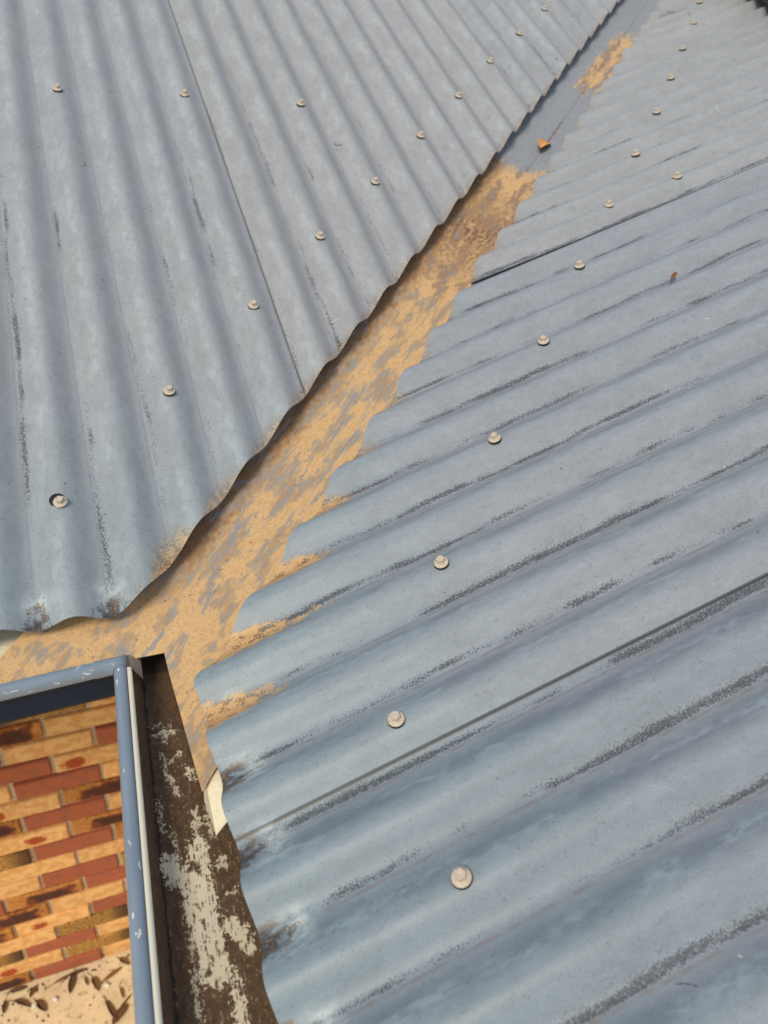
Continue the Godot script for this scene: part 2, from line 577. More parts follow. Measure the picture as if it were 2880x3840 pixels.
func strip(at: Callable, a0: float, a1: float, prof: Array, n: int, lu := 1.0, u0 := 0.0) -> ArrayMesh:
	var st := start()
	var lens := [0.0]
	for j in range(1, prof.size()):
		lens.append(lens[-1] + (prof[j] as Vector2).distance_to(prof[j - 1]))
	grid(st, n, prof.size() - 1, func(i, j):
		var along: float = lerpf(a0, a1, i / float(n))
		var q: Vector2 = prof[j]
		return [at.call(along, q.x, q.y), Vector2((along - u0) / lu, lens[j] / lens[-1])])
	return done(st)

const BEAD := [Vector2(0.0035, 0.0415), Vector2(0.0008, 0.0425), Vector2(0.0, 0.0455), Vector2(0.0003, 0.051), Vector2(0.0020, 0.0555), Vector2(0.0050, 0.0578), Vector2(0.0078, 0.0582), Vector2(0.0112, 0.0574), Vector2(0.0136, 0.0548), Vector2(0.0146, 0.0505), Vector2(0.0146, 0.041)]
const FACE := [Vector2(0.0035, 0.0415), Vector2(0.0045, 0.036), Vector2(0.0075, 0.034), Vector2(0.0085, 0.022), Vector2(0.0100, 0.006), Vector2(0.0115, -0.001), Vector2(0.0140, -0.0045), Vector2(0.030, -0.024), Vector2(0.060, -0.034), Vector2(0.134, -0.036)]
const LIP := [Vector2(0.0145, 0.0535), Vector2(0.0160, 0.0530), Vector2(0.0188, 0.0520), Vector2(0.0190, 0.0330)]
const TROUGH := [Vector2(0.0190, 0.0330), Vector2(0.0205, 0.0300), Vector2(0.0240, 0.0200), Vector2(0.0262, 0.0130), Vector2(0.0282, 0.0105), Vector2(0.0320, 0.0085), Vector2(0.0450, 0.0070), Vector2(0.0700, 0.0050), Vector2(0.1000, 0.0030), Vector2(0.1300, 0.0020), Vector2(0.1330, 0.0050), Vector2(0.1335, 0.0300)]

func paint_bead(sd: int) -> StandardMaterial3D:
	var w := 1024
	var h := 48
	var img := Image.create(w, h, false, Image.FORMAT_RGB8)
	var r := RandomNumberGenerator.new()
	r.seed = sd
	for y in h:
		for x in w:
			var f := nz(NF, x, y + 300)
			var l := nz(NL, x, y * 6 + sd)
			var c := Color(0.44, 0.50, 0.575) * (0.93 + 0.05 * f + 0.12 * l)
			img.set_pixel(x, y, c)
	# white chips where ladders and branches rubbed
	for q in 26:
		var x0 := int(pow(r.randf(), 2.6) * 520)
		var y0 := r.randi_range(8, 42)
		var len_ := r.randi_range(1, 10)
		var slope := r.randf_range(-0.6, 0.6)
		var wd := r.randi_range(1, 2)
		for t in len_:
			for e in wd:
				var xx := x0 + t
				var yy := y0 + int(t * slope) + e
				if xx < w and yy >= 0 and yy < h and r.randf() < 0.8:
					img.set_pixel(xx, yy, Color(0.80, 0.82, 0.80))
	var m := tex_mat(img, 0.33)
	return m

func seg_dist(p: Vector2, a: Vector2, b: Vector2) -> float:
	return p.distance_to(Geometry2D.get_closest_point_to_segment(p, a, b))

func paint_trough() -> StandardMaterial3D:
	# along z from -0.32 to 0.70; across the girth of TROUGH
	var w := 1024
	var h := 192
	var z0 := -0.32
	var lz := 1.02
	var lens := [0.0]
	for j in range(1, TROUGH.size()):
		lens.append(lens[-1] + (TROUGH[j] as Vector2).distance_to(TROUGH[j - 1]))
	var polys := [
		PackedVector2Array([Vector2(.036, .055), Vector2(.035, .072), Vector2(.057, .072), Vector2(.086, .072), Vector2(.13, .074), Vector2(.168, .075), Vector2(.173, .065), Vector2(.17, .055), Vector2(.161, .048), Vector2(.144, .053), Vector2(.128, .048), Vector2(.11, .045), Vector2(.091, .043), Vector2(.076, .042), Vector2(.068, .031), Vector2(.046, .028), Vector2(.045, .042), Vector2(.063, .052), Vector2(.074, .061), Vector2(.060, .061), Vector2(.055, .051)]),
		PackedVector2Array([Vector2(.112, .077), Vector2(.117, .085), Vector2(.133, .097), Vector2(.152, .099), Vector2(.153, .09), Vector2(.141, .083), Vector2(.128, .075)]),
		PackedVector2Array([Vector2(.156, .079), Vector2(.189, .083), Vector2(.215, .082), Vector2(.213, .071), Vector2(.177, .073)]),
		PackedVector2Array([Vector2(-.053, .061), Vector2(-.048, .069), Vector2(-.028, .071), Vector2(-.034, .063)]),
		PackedVector2Array([Vector2(.23, .04), Vector2(.25, .07), Vector2(.34, .075), Vector2(.33, .05)])]
	var strokes := [[Vector2(.065, .082), Vector2(.066, .083), .0048], [Vector2(.095, .083), Vector2(.096, .089), .0030], [Vector2(.127, .047), Vector2(.184, .046), .0012], [Vector2(.15, .0455), Vector2(.21, .046), .0014], [Vector2(.006, .076), Vector2(.035, .078), .0020], [Vector2(-.059, .045), Vector2(-.068, .059), .0022], [Vector2(-.04, .045), Vector2(-.017, .051), .0028], [Vector2(-.095, .035), Vector2(-.096, .056), .0022], [Vector2(-.109, .033), Vector2(-.105, .051), .0018], [Vector2(-.10, .046), Vector2(-.085, .044), .0016], [Vector2(-.07, .040), Vector2(-.03, .043), .0012], [Vector2(.004, .064), Vector2(.02, .068), .0026], [Vector2(.02, .062), Vector2(.03, .064), .0028], [Vector2(.075, .036), Vector2(.058, .030), .0026], [Vector2(.018, .040), Vector2(.046, .046), .0010], [Vector2(-.02, .030), Vector2(.02, .034), .0014]]
	var img := Image.create(w, h, false, Image.FORMAT_RGB8)
	var hi := Image.create(w, h, false, Image.FORMAT_L8)
	for iy in h:
		var g: float = (iy + 0.5) / h * lens[-1]
		var j := 1
		while lens[j] < g: j += 1
		var q: float = lerpf(TROUGH[j - 1].x, TROUGH[j].x, (g - lens[j - 1]) / (lens[j] - lens[j - 1]))
		var wall := 1.0 - smoothstep(0.026, 0.032, q)
		for ix in w:
			var z := z0 + (ix + 0.5) * lz / w
			var f := nz(NF, ix, iy + 90)
			var m := nz(NM, ix * 2, iy * 2 + 40)
			var m2 := nz(NM, ix * 3 + 500, iy * 3 + 700)
			var l := nz(NL, ix * 2 + 700, iy * 3)
			var f2 := nz(NF, ix + 500, iy + 333)
			var wn := nz(NW, ix, iy)
			var pt := Vector2(z + (m - 0.5) * 0.014 + (f - 0.5) * 0.006, q + (m2 - 0.5) * 0.010 + (f2 - 0.5) * 0.005)
			var cream := 0.0
			var d := 9.0
			if pt.y > 0.024:
				for pl in polys:
					if Geometry2D.is_point_in_polygon(pt, pl):
						cream = 1.0
						break
				if cream < 1.0:
					for s in strokes:
						d = minf(d, seg_dist(pt, s[0], s[1]) - s[2])
					if d < 0.0:
						cream = 0.9
			# holes scraped in the paint, drawn out along the gutter
			var st := nz(NM, ix / 2 + 200, iy * 7 + 300)
			if cream > 0.0:
				cream *= clampf((st * 0.36 + m * 0.48 + f * 0.16 - 0.33) * 9.0, 0.0, 1.0)
			elif q > 0.03:
				cream = clampf((st * 0.5 + m2 * 0.5 - 0.67) * 9.0, 0.0, 0.45) * smoothstep(-0.14, 0.0, z)
			if cream < 0.2 and wn < 0.02 and m > 0.5 and z > -0.12:
				cream = 0.55
			var c := Color(0.315, 0.235, 0.165) * (0.66 + 0.45 * m + 0.28 * f)
			c = c.lerp(Color(0.36, 0.29, 0.22) * (0.7 + 0.5 * f), clampf((l - 0.5) * 3.0, 0.0, 0.7))
			c = c.lerp(Color(0.06, 0.045, 0.035), smoothstep(0.0022, 0.0, absf(q - 0.0285 + (m - 0.5) * 0.003)) * 0.75)
			c = c.lerp(Color(0.800, 0.770, 0.690) * (0.88 + 0.12 * f + 0.08 * l), cream)
			img.set_pixel(ix, iy, c)
			hi.set_pixel(ix, iy, Color(0.35 + 0.4 * f * (1.0 - cream) + 0.2 * cream, 0, 0))
	var mt := tex_mat(img, 0.85, hi, 0.09)
	return mt

# ---------------------------------------------------------------- bricks
var brick_mats := {}

func paint_brick(kind: String, sd: int) -> StandardMaterial3D:
	var w := 192
	var h := 64
	var r := RandomNumberGenerator.new()
	r.seed = sd
	var img := Image.create(w, h, false, Image.FORMAT_RGB8)
	var hi := Image.create(w, h, false, Image.FORMAT_L8)
	var ox := r.randi() % 1024
	var oy := r.randi() % 1024
	var spots := []
	if kind == "spotted":
		for k in r.randi_range(1, 2):
			spots.append([Vector2(r.randf_range(0.15, 0.85), r.randf_range(0.35, 0.65)), r.randf_range(0.08, 0.17), 0.0])
	if kind == "burnt":
		spots.append([Vector2(r.randf_range(0.2, 0.75), r.randf_range(0.45, 0.6)), r.randf_range(0.17, 0.27), 1.0])
		if r.randf() < 0.6:
			spots.append([Vector2(r.randf_range(0.1, 0.9), 0.5), r.randf_range(0.1, 0.22), 1.0])
	var tone := r.randf_range(0.93, 1.05)
	for y in h:
		for x in w:
			var f := nz(NF, x + ox, y + oy)
			var m := nz(NM, x * 2 + ox, y * 2 + oy)
			var l := nz(NL, x * 3 + oy, y * 3 + ox)
			var q := Vector2(x / float(w), y / float(h))
			var c := Color(0.915, 0.735, 0.490)
			c = c.lerp(Color(0.80, 0.535, 0.290), clampf((l - 0.40) * 2.0, 0.0, 0.45))
			if kind == "red":
				c = Color(0.660, 0.365, 0.240).lerp(Color(0.58, 0.35, 0.28), clampf((l - 0.4) * 2.0, 0.0, 1.0))
			elif kind == "speckled":
				c = Color(0.75, 0.57, 0.28).lerp(Color(0.42, 0.31, 0.15), clampf((0.58 - m) * 3.0 + (0.5 - f), 0.0, 0.9))
				c = c.lerp(Color(0.26, 0.16, 0.12), smoothstep(0.72, 0.98, q.x + (m - 0.5) * 0.4) * 0.8)
			elif kind == "burnt":
				c = Color(0.78, 0.54, 0.27).lerp(Color(0.58, 0.37, 0.17), clampf((m - 0.4) * 2.0, 0.0, 0.8))
			c *= tone * (0.86 + 0.22 * f + 0.05 * m)
			for s in spots:
				var dq: Vector2 = (q - s[0]) * Vector2(1.0, 0.42)
				var d: float = dq.length() / s[1] + (l - 0.5) * 0.8 + (m - 0.5) * 0.45 + (f - 0.5) * 0.15
				if s[2] > 0.5:
					d = maxf(absf(q.x - s[0].x) / (s[1] * 1.25), absf(q.y - s[0].y) / 0.42) + (l - 0.5) * 0.7 + (m - 0.5) * 0.35 + (f - 0.5) * 0.2
					c = c.lerp(Color(0.42, 0.17, 0.08), smoothstep(1.25, 0.75, d) * 0.85)
					c = c.lerp(Color(0.27, 0.15, 0.125), smoothstep(1.0, 0.5, d) * 0.9)
				else:
					c = c.lerp(Color(0.62, 0.24, 0.09), smoothstep(1.1, 0.6, d) * 0.9)
			if f < 0.2 and m < 0.5:
				c *= 0.62
			img.set_pixel(x, y, c)
			hi.set_pixel(x, y, Color(0.4 * f + 0.6 * m, 0, 0))
	return tex_mat(img, 0.9, hi, 0.30)

func build_wall() -> void:
	var L := 0.2575
	var C := 0.086
	var y0 := -1.1927
	var xa := -0.1429
	var wall := thing("brick_wall", "mottled tan, red and brown brick wall low behind the gutter", "wall")
	wall.set_meta("kind", "thing")
	var st := start()
	box(st, Vector3(-0.43, (GROUND_Y - 0.12) * 0.5 + 0.01, WALL_Z - 0.0735), Vector3(3.34, -GROUND_Y - 0.13, 0.12))
	var mortar_img := Image.create(128, 128, false, Image.FORMAT_RGB8)
	for y in 128:
		for x in 128:
			mortar_img.set_pixel(x, y, Color(0.76, 0.70, 0.60) * (0.78 + 0.36 * nz(NF, x, y) + 0.15 * nz(NM, x * 3, y * 3)))
	var mm := tex_mat(mortar_img, 0.95)
	mm.uv1_triplanar = true
	mm.uv1_scale = Vector3(3, 3, 3)
	part("mortar", done(st), mm, wall)
	var kinds := {"T": "tan", "R": "red", "S": "spotted", "D": "burnt", "G": "speckled"}
	for k in kinds:
		brick_mats[k] = []
		for v in 4:
			brick_mats[k].append(paint_brick(kinds[k], 100 + v * 7 + hash(k) % 50))
	var meshes := []
	for v in 3:
		var s := start()
		box(s, Vector3.ZERO, Vector3(L - 0.013 + 0.001 * (v - 1), C - 0.0125 + 0.0007 * (v - 1), 0.05), 0.0035)
		meshes.append(done(s))
	# what the photograph shows of each course, from the top: bricks -2, -1, 0 counted from the joint
	var rows := ["SDT", "DTR", "TRS", "TRS", "RSD", "DRT", "TSD", "GRD", "RTS", "TRG", "RDR", "DTS", "DSR", "TGR", "GRT", "SGT", "DRT"]
	var bag := "TTTTRRRRSSSDDDG"
	for c in range(-8, 17):
		var off := 0.0 if posmod(c, 2) == 0 else 0.5
		for b in range(-6, 6):
			var letter: String = bag[rng.randi() % bag.length()]
			if c >= 0 and b >= -2 and b <= 0:
				letter = rows[c][b + 2]
			var x := xa + L * (b + off + 0.5)
			if x > 1.12 or x < -1.35:
				continue
			var m := part("brick", meshes[rng.randi() % 3], brick_mats[letter][rng.randi() % 4], wall)
			m.position = Vector3(x + rng.randf_range(-0.0015, 0.0015), y0 - C * c + rng.randf_range(-0.001, 0.001), WALL_Z - 0.025 + rng.randf_range(-0.003, 0.003))
			m.rotation = Vector3(rng.randf_range(-0.006, 0.006), rng.randf_range(-0.008, 0.008), rng.randf_range(-0.004, 0.004))
			if rng.randf() < 0.5 and c < 0:
				m.rotation.z += PI

# ---------------------------------------------------------------- leaves
func leaf_mesh(len_: float, wid: float, curl: float, twist: float, sd: int) -> ArrayMesh:
	var r := RandomNumberGenerator.new()
	r.seed = sd
	var bend := r.randf_range(-0.5, 0.5)
	var nu := 14
	var nv := 8
	var f := func(i, j):
		var t: float = i / float(nu)
		var s: float = j / float(nv) * 2.0 - 1.0
		var half := wid * 0.5 * pow(sin(PI * clampf(t * 0.94 + 0.03, 0.0, 1.0)), 0.8)
		if t < 0.14:
			half = maxf(wid * 0.03, half * t / 0.14)
		var a := s * curl
		var y := half * (1.0 - cos(a)) / maxf(curl, 0.2) + sin(t * PI) * len_ * 0.06 * bend
		var v := Vector3((t - 0.5) * len_, y + absf(s) * half * 0.12, half * sin(a) / maxf(curl, 0.2) + bend * len_ * 0.16 * t * t)
		v = v.rotated(Vector3.RIGHT, twist * (t - 0.5))
		return [v, Vector2(t, j / float(nv))]
	return sheet_solid(nu, nv, f, 0.0004, Vector3(0, -1, 0))

var leaf_mats := []

func make_leaf_mats() -> void:
	for k in 4:
		var img := Image.create(96, 48, false, Image.FORMAT_RGB8)
		var base: Color = [Color(0.50, 0.33, 0.17), Color(0.34, 0.24, 0.15), Color(0.78, 0.58, 0.33), Color(0.42, 0.29, 0.17)][k]
		for y in 48:
			for x in 96:
				var f := nz(NF, x + k * 90, y)
				var m := nz(NM, x * 3, y * 3 + k * 200)
				var c := base * (0.7 + 0.35 * f + 0.35 * m)
				if absi(y - 24) < 2:
					c = c.lerp(base * 1.35, 0.6)
				elif (x + absi(y - 24)) % 14 == 0:
					c *= 0.82
				img.set_pixel(x, y, c)
		var mt := tex_mat(img, 0.75)
		leaf_mats.append(mt)

func leaf(at: Vector3, len_: float, wid: float, curl: float, turn: float, tone: int, label: String, group: String, up := Vector3.UP) -> Node3D:
	var o := thing("dry_leaf", label, "leaf", at, group)
	part("blade", leaf_mesh(len_, wid, curl, 0.5, int(absf(at.x * 7919.0 + at.z * 3571.0))), leaf_mats[tone], o)
	var st := start()
	grid(st, 5, 5, func(i, j):
		var t: float = i / 5.0
		var a: float = TAU * j / 5.0
		var rad := len_ * 0.012 + 0.0003
		return [Vector3(-len_ * (0.49 + 0.16 * t), cos(a) * rad + t * len_ * 0.03, sin(a) * rad + t * t * len_ * 0.05), Vector2(t, 0.5)])
	part("stalk", done(st), leaf_mats[1], o)
	var x := Vector3(cos(turn), 0, sin(turn))
	x = (x - up * x.dot(up)).normalized()
	o.basis = Basis(x, up, x.cross(up))
	return o

# ---------------------------------------------------------------- the scene
func _ready() -> void:
	rng.seed = 20
	# camera
	var cam := Camera3D.new()
	cam.name = "camera"
	cam.transform = Transform3D(Basis(Vector3(0.929655, 0.087427, 0.357909), Vector3(0.141621, 0.812007, -0.566205), Vector3(-0.340126, 0.577063, 0.742504)), Vector3(0.115934, 0.695687, 0.462347))
	cam.fov = 67.8845
	var lens := CameraAttributesPhysical.new()
	lens.frustum_focal_length = 17.83
	lens.frustum_focus_distance = 0.88
	lens.exposure_aperture = 4.4
	lens.frustum_near = 0.05
	lens.frustum_far = 200.0
	cam.attributes = lens
	cam.near = 0.05
	cam.far = 200.0
	add_child(cam)
	# sky, sun and exposure: a bright, thinly overcast day, the sun behind haze on the left
	var we := WorldEnvironment.new()
	we.name = "environment"
	var env := Environment.new()
	env.background_mode = Environment.BG_SKY
	env.tonemap_mode = Environment.TONE_MAPPER_LINEAR
	env.tonemap_exposure = 1.5
	env.sdfgi_enabled = true
	env.ssao_enabled = true
	env.ssil_enabled = true
	var sky := Sky.new()
	var sm := ProceduralSkyMaterial.new()
	sm.sky_top_color = Color(0.60, 0.635, 0.685)
	sm.sky_horizon_color = Color(1.0, 0.99, 0.965)
	sm.sky_curve = 0.18
	sm.sky_energy_multiplier = 1.0
	sm.ground_horizon_color = Color(0.62, 0.58, 0.52)
	sm.ground_bottom_color = Color(0.35, 0.32, 0.28)
	sm.sun_angle_max = 1.0
	sky.sky_material = sm
	env.sky = sky
	env.background_energy_multiplier = 0.95
	we.environment = env
	add_child(we)
	var sun := DirectionalLight3D.new()
	sun.name = "sun"
	sun.light_color = Color(1.0, 0.94, 0.84)
	sun.light_energy = 0.62
	sun.light_angular_distance = 18.0
	sun.shadow_enabled = true
	add_child(sun)
	sun.look_at_from_position(Vector3(-0.48, 0.74, 0.47), Vector3.ZERO, Vector3.UP)

	NF = noise_tile(0.36, 2, 3)
	NM = noise_tile(0.045, 4, 5)
	NL = noise_tile(0.010, 4, 9)
	NW = PackedByteArray()
	NW.resize(NS * NS)
	for k in NS * NS:
		NW[k] = rng.randi() & 255
	wob.seed = 4
	wob.frequency = 1.0

	# ---- the yard below
	var gw := 1024
	var gimg := Image.create(gw, gw, false, Image.FORMAT_RGB8)
	for y in gw:
		for x in gw:
			var f := nz(NF, x, y)
			var m := nz(NM, x, y)
			var l := nz(NL, x, y)
			var c := Color(0.87, 0.80, 0.67) * (0.88 + 0.10 * f + 0.14 * l)
			c = c.lerp(Color(0.55, 0.46, 0.33), clampf((0.36 - m) * 3.0, 0.0, 0.35))
			if f < 0.12 and m < 0.40:
				c = c.lerp(Color(0.30, 0.22, 0.14), 0.7)
			gimg.set_pixel(x, y, c)
	var gmat := tex_mat(gimg, 0.9)
	gmat.uv1_triplanar = true
	gmat.uv1_scale = Vector3(0.6, 0.6, 0.6)
	var gst := start()
	grid(gst, 24, 24, func(i, j): return [Vector3(-30 + i * 2.5, GROUND_Y, -30 + j * 2.5), Vector2(i, j)], true)
	part("courtyard_ground", done(gst), gmat, self).set_meta("kind", "structure")
	# ---- house under the roof: boards that close the eaves, the roof space and the other wall
	build_wall()
	var trim := mat(Color(0.62, 0.62, 0.60), 0.7)
	var so := thing("eaves_lining", "pale lining boards under the eaves behind the gutters", "eaves lining")
	var s1 := start()
	box(s1, Vector3(-0.89, -0.062, -0.745), Vector3(2.3, 0.006, 0.88))
	part("lining_board", done(s1), trim, so)
	s1 = start()
	box(s1, Vector3(0.78, -0.066, 0.35), Vector3(0.9, 0.006, 3.0))
	part("lining_board", done(s1), trim, so)
	var fb := thing("fascia", "dark fascia boards behind the eaves gutters", "fascia")
	s1 = start()
	box(s1, Vector3(-0.87, -0.01, -0.312), Vector3(2.4, 0.1, 0.02))
	part("fascia_board", done(s1), trim, fb)
	s1 = start()
	box(s1, Vector3(0.262, -0.01, 0.8), Vector3(0.02, 0.1, 2.24))
	part("fascia_board", done(s1), trim, fb)
	var hw := thing("side_wall", "plain wall under the right-hand roof slope, mostly hidden", "wall")
	s1 = start()
	box(s1, Vector3(1.30, GROUND_Y * 0.5 - 0.035, 0.4), Vector3(0.12, -GROUND_Y - 0.075, 3.4))
	part("rendered_face", done(s1), mat(Color(0.62, 0.50, 0.38), 0.9), hw)

	# ---- valley gutter
	var valley := thing("valley_gutter", "steel valley gutter caked with orange sand between both roof slopes", "valley gutter")
	var t0 := -0.155
	var t1 := 0.115
	var lu := 4.2
	var pan := sheet_solid(90, 44, func(i, j):
		var t: float = lerpf(t0, t1, j / 44.0)
		if absf(t) < 0.0031: t = 0.0
		if absf(t + 0.016263) < 0.0031: t = -0.016263
		var s := pan_start(t) + 4.0 * pow(i / 90.0, 1.5)
		var v := pan_point(s, t)
		v.y += wob.get_noise_2d(s * 7.0, t * 22.0 + 9.0) * 0.0012
		return [v, Vector2(pow(s / 4.6, 0.7), (t - t0) / (t1 - t0))], 0.0008, Vector3(0, -1, 0))
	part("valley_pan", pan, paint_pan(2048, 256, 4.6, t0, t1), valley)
	var ci := Image.create(128, 128, false, Image.FORMAT_RGB8)
	for y in 128:
		for x in 128:
			var m := nz(NM, x * 3, y * 3)
			var c := Color(0.90, 0.875, 0.78) * (0.93 + 0.10 * nz(NM, x, y + 70))
			ci.set_pixel(x, y, c.lerp(Color(0.56, 0.44, 0.30), clampf((0.34 - m) * 3.0, 0.0, 0.3)))
	var cream := tex_mat(ci, 0.5)
	cream.uv1_triplanar = true
	cream.uv1_scale = Vector3(10, 10, 10)
	var tab := func(pts: Array) -> ArrayMesh:
		var st := start()
		st.set_smooth_group(-1)
		var lo := []
		for v in pts: lo.append(v + Vector3(0, -0.001, 0))
		for k in range(1, pts.size() - 1):
			for v in [pts[0], pts[k], pts[k + 1], lo[0], lo[k + 1], lo[k]]: st.add_vertex(v)
		for k in pts.size():
			var l := (k + 1) % pts.size()
			for v in [pts[k], lo[k], pts[l], pts[l], lo[k], lo[l]]: st.add_vertex(v)
		return done(st)
	var tb := part("folded_tab", tab.call([Vector3(0.170, 0.036, -0.020), Vector3(0.1645, 0.0365, 0.016), Vector3(0.1690, 0.029, 0.051), Vector3(0.195, 0.043, 0.036), Vector3(0.190, 0.041, -0.020)]), cream, valley)
	tb.set_meta("label", "cream folded corner of the valley gutter beside the right sheet")
	tb = part("folded_tab", tab.call([Vector3(0.040, 0.053, -0.285), Vector3(0.012, 0.049, -0.198), Vector3(-0.110, 0.049, -0.192), Vector3(-0.110, 0.054, -0.285)]), cream, valley)
	tb.set_meta("label", "cream folded corner of the valley gutter under the left sheet")

	# ---- eaves gutters
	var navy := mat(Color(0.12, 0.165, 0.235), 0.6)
	navy.metallic_specular = 0.2
	var ga := thing("eaves_gutter", "blue-grey gutter with dark front above the brick wall", "gutter")
	part("rolled_lip", strip(gut_a, 0.104, -2.0, BEAD, 40, -1.2, 0.104), paint_bead(3), ga)
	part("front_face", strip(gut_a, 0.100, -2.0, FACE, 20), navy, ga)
	part("trough", strip(gut_a, 0.122, -2.0, TROUGH, 20), mat(Color(0.16, 0.12, 0.09), 0.9), ga)
	var gb := thing("eaves_gutter", "blue-grey gutter with muddy open trough beside the right roof", "gutter")
	part("rolled_lip", strip(gut_b, -0.1635, 2.0, BEAD, 40, 1.2, -0.165), paint_bead(8), gb)
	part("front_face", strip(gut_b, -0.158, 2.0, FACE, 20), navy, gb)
	part("inner_lip", strip(gut_b, -0.160, 2.0, LIP, 40), mat(Color(0.87, 0.86, 0.79), 0.55), gb)
	var mud := paint_trough()
	part("trough", strip(gut_b, -0.186, 2.0, TROUGH, 80, 1.02, -0.32), mud, gb)
	part("trough_end", strip(gut_b, -0.30, -0.186, TROUGH.slice(4), 8), mat(Color(0.20, 0.145, 0.10), 0.9), gb)
	# the corner where the two lips meet: the left lip laps over the right one and its end is bent down into the trough
	var cap_paint := mat(Color(0.44, 0.50, 0.575), 0.35)
	part("corner_cap", corner_cap(), cap_paint, gb)
	var clip := sheet_solid(6, 4, func(i, j):
		var u: float = i / 6.0
		var v: float = j / 4.0
		var a := Vector3(0.1115, 0.052, -0.1815).lerp(Vector3(0.1290, 0.040, -0.1775), u)
		var b := Vector3(0.1115, 0.050, -0.1660).lerp(Vector3(0.1285, 0.034, -0.1560), u)
		var w := a.lerp(b, v)
		w.y += sin(u * PI) * 0.003
		return [w, Vector2(u, v)], 0.001, Vector3(0, -1, 0))
	part("corner_clip", clip, mat(Color(0.47, 0.44, 0.41), 0.6), gb)

	# ---- the two roof slopes
	var ra := thing("corrugated_roof", "left slope of grey corrugated roof, ribs running down to the valley", "roof", Vector3.ZERO)
	ra.set_meta("kind", "thing")
	var rb := thing("corrugated_roof", "right slope of blue-grey corrugated roof, ribs running across the picture", "roof", Vector3.ZERO)
	rb.set_meta("kind", "thing")
	var sand_a := {-2: 0.0, -1: 0.0, 0: 0.030, 1: 0.016, 2: 0.010, 3: 0.008}
	var sand_b := {-3: 0.0, -2: 0.0, -1: 0.085, 0: 0.100, 1: 0.075, 2: 0.036, 3: 0.022, 4: 0.014}
	var ma0 := paint_sheet(true, -7.8, 1408, 768, 1.5, 11.0 * P, EAVE_A, 11, 0.58, sand_a, Color(0.555, 0.580, 0.612))
	var ma1 := paint_sheet(true, 2.2, 1280, 768, 1.4, 11.0 * P, -0.42, 12, 0.72, sand_a, Color(0.565, 0.583, 0.610))
	var ma2 := paint_sheet(true, 12.2, 640, 448, 1.2, 11.0 * P, -1.15, 13, 0.5, sand_a, Color(0.548, 0.570, 0.602))
	roof_sheet(true, -17.8, -7.0, -17.8, 3.6, 1.5, 11.0 * P, EAVE_A, 0.0, ma0, ra)
	roof_sheet(true, -7.8, 3.0, -7.8, 3.6, 1.5, 11.0 * P, EAVE_A, 0.0, ma0, ra)
	roof_sheet(true, 2.2, 13.0, 2.2, 3.2, 1.4, 11.0 * P, -0.42, 0.0, ma1, ra)
	roof_sheet(true, 12.2, 23.0, 12.2, 2.4, 1.2, 11.0 * P, -1.15, 0.0, ma2, ra)
	roof_sheet(true, 22.2, 33.0, 22.2, 1.7, 1.2, 11.0 * P, -1.9, 0.0, ma2, ra)
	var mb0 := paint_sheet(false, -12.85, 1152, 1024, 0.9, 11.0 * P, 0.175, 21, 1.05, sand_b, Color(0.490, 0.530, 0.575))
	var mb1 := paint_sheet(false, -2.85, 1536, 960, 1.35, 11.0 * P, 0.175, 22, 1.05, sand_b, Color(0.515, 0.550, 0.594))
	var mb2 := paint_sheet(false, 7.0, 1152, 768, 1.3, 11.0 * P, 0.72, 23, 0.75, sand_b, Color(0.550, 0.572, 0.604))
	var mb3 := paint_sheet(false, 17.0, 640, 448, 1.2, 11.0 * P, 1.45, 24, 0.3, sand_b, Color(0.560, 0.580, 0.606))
	roof_sheet(false, -22.85, -12.0, -22.85, 3.4, 0.9, 11.0 * P, 0.175, 0.0, mb0, rb)
	roof_sheet(false, -12.85, -2.0, -12.85, 3.4, 0.9, 11.0 * P, 0.175, 0.0, mb0, rb)
	roof_sheet(false, -2.85, 7.9, -2.85, 3.2, 1.35, 11.0 * P, 0.175, 0.0, mb1, rb)
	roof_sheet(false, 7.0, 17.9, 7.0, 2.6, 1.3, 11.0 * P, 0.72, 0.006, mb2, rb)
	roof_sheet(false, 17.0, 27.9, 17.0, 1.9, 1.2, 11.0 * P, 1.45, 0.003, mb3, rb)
	# screws on the crests
	make_screw_meshes()
	for a in [[-1.4, -0.359, true], [0.6, -0.511], [2.6, -0.663], [4.6, -0.817], [6.6, -0.966], [8.6, -1.117], [10.6, -1.272], [12.6, -1.430], [14.6, -1.578], [16.6, -1.727], [18.6, -1.87], [-0.4, -1.230], [2.6, -1.231], [5.6, -1.215]]:
		screw(true, round(a[0] - 0.5) + 0.5, a[1], ra, a.size() > 2)
	for a in [[-4.5, 0.335], [-2.5, 0.342], [-0.5, 0.451], [1.5, 0.587], [3.5, 0.736], [5.5, 0.881], [7.5, 1.027], [9.5, 1.178], [11.5, 1.326], [13.5, 1.465], [15.5, 1.603], [17.5, 1.743], [19.5, 1.872], [7.5, 1.159]]:
		screw(false, a[0], a[1], rb)

	# ---- a made-up panel, added so its shade darkens the top right corner
	var pl := thing("added_shade_panel", "added black panel that shades the ribs at the far right", "panel", Vector3(1.90, 0.0, -1.30))
	pl.basis = Basis(Vector3(cs, T * cs, 0), Vector3(-T * cs, cs, 0), Vector3(0, 0, 1)) * Basis(Vector3.UP, -0.42)
	pl.position = Vector3(1.83, 1.83 * T + 0.055, -1.28)
	var ps := start()
	box(ps, Vector3(0.80, 0.0, -0.55), Vector3(1.6, 0.035, 1.7), 0.003)
	part("added_panel_body", done(ps), mat(Color(0.05, 0.055, 0.065), 0.5), pl)
	ps = start()
	box(ps, Vector3(0.02, 0.0, -0.55), Vector3(0.05, 0.045, 1.71), 0.003)
	part("added_panel_frame", done(ps), mat(Color(0.035, 0.037, 0.042), 0.5), pl)

	# ---- leaves and bits
	make_leaf_mats()
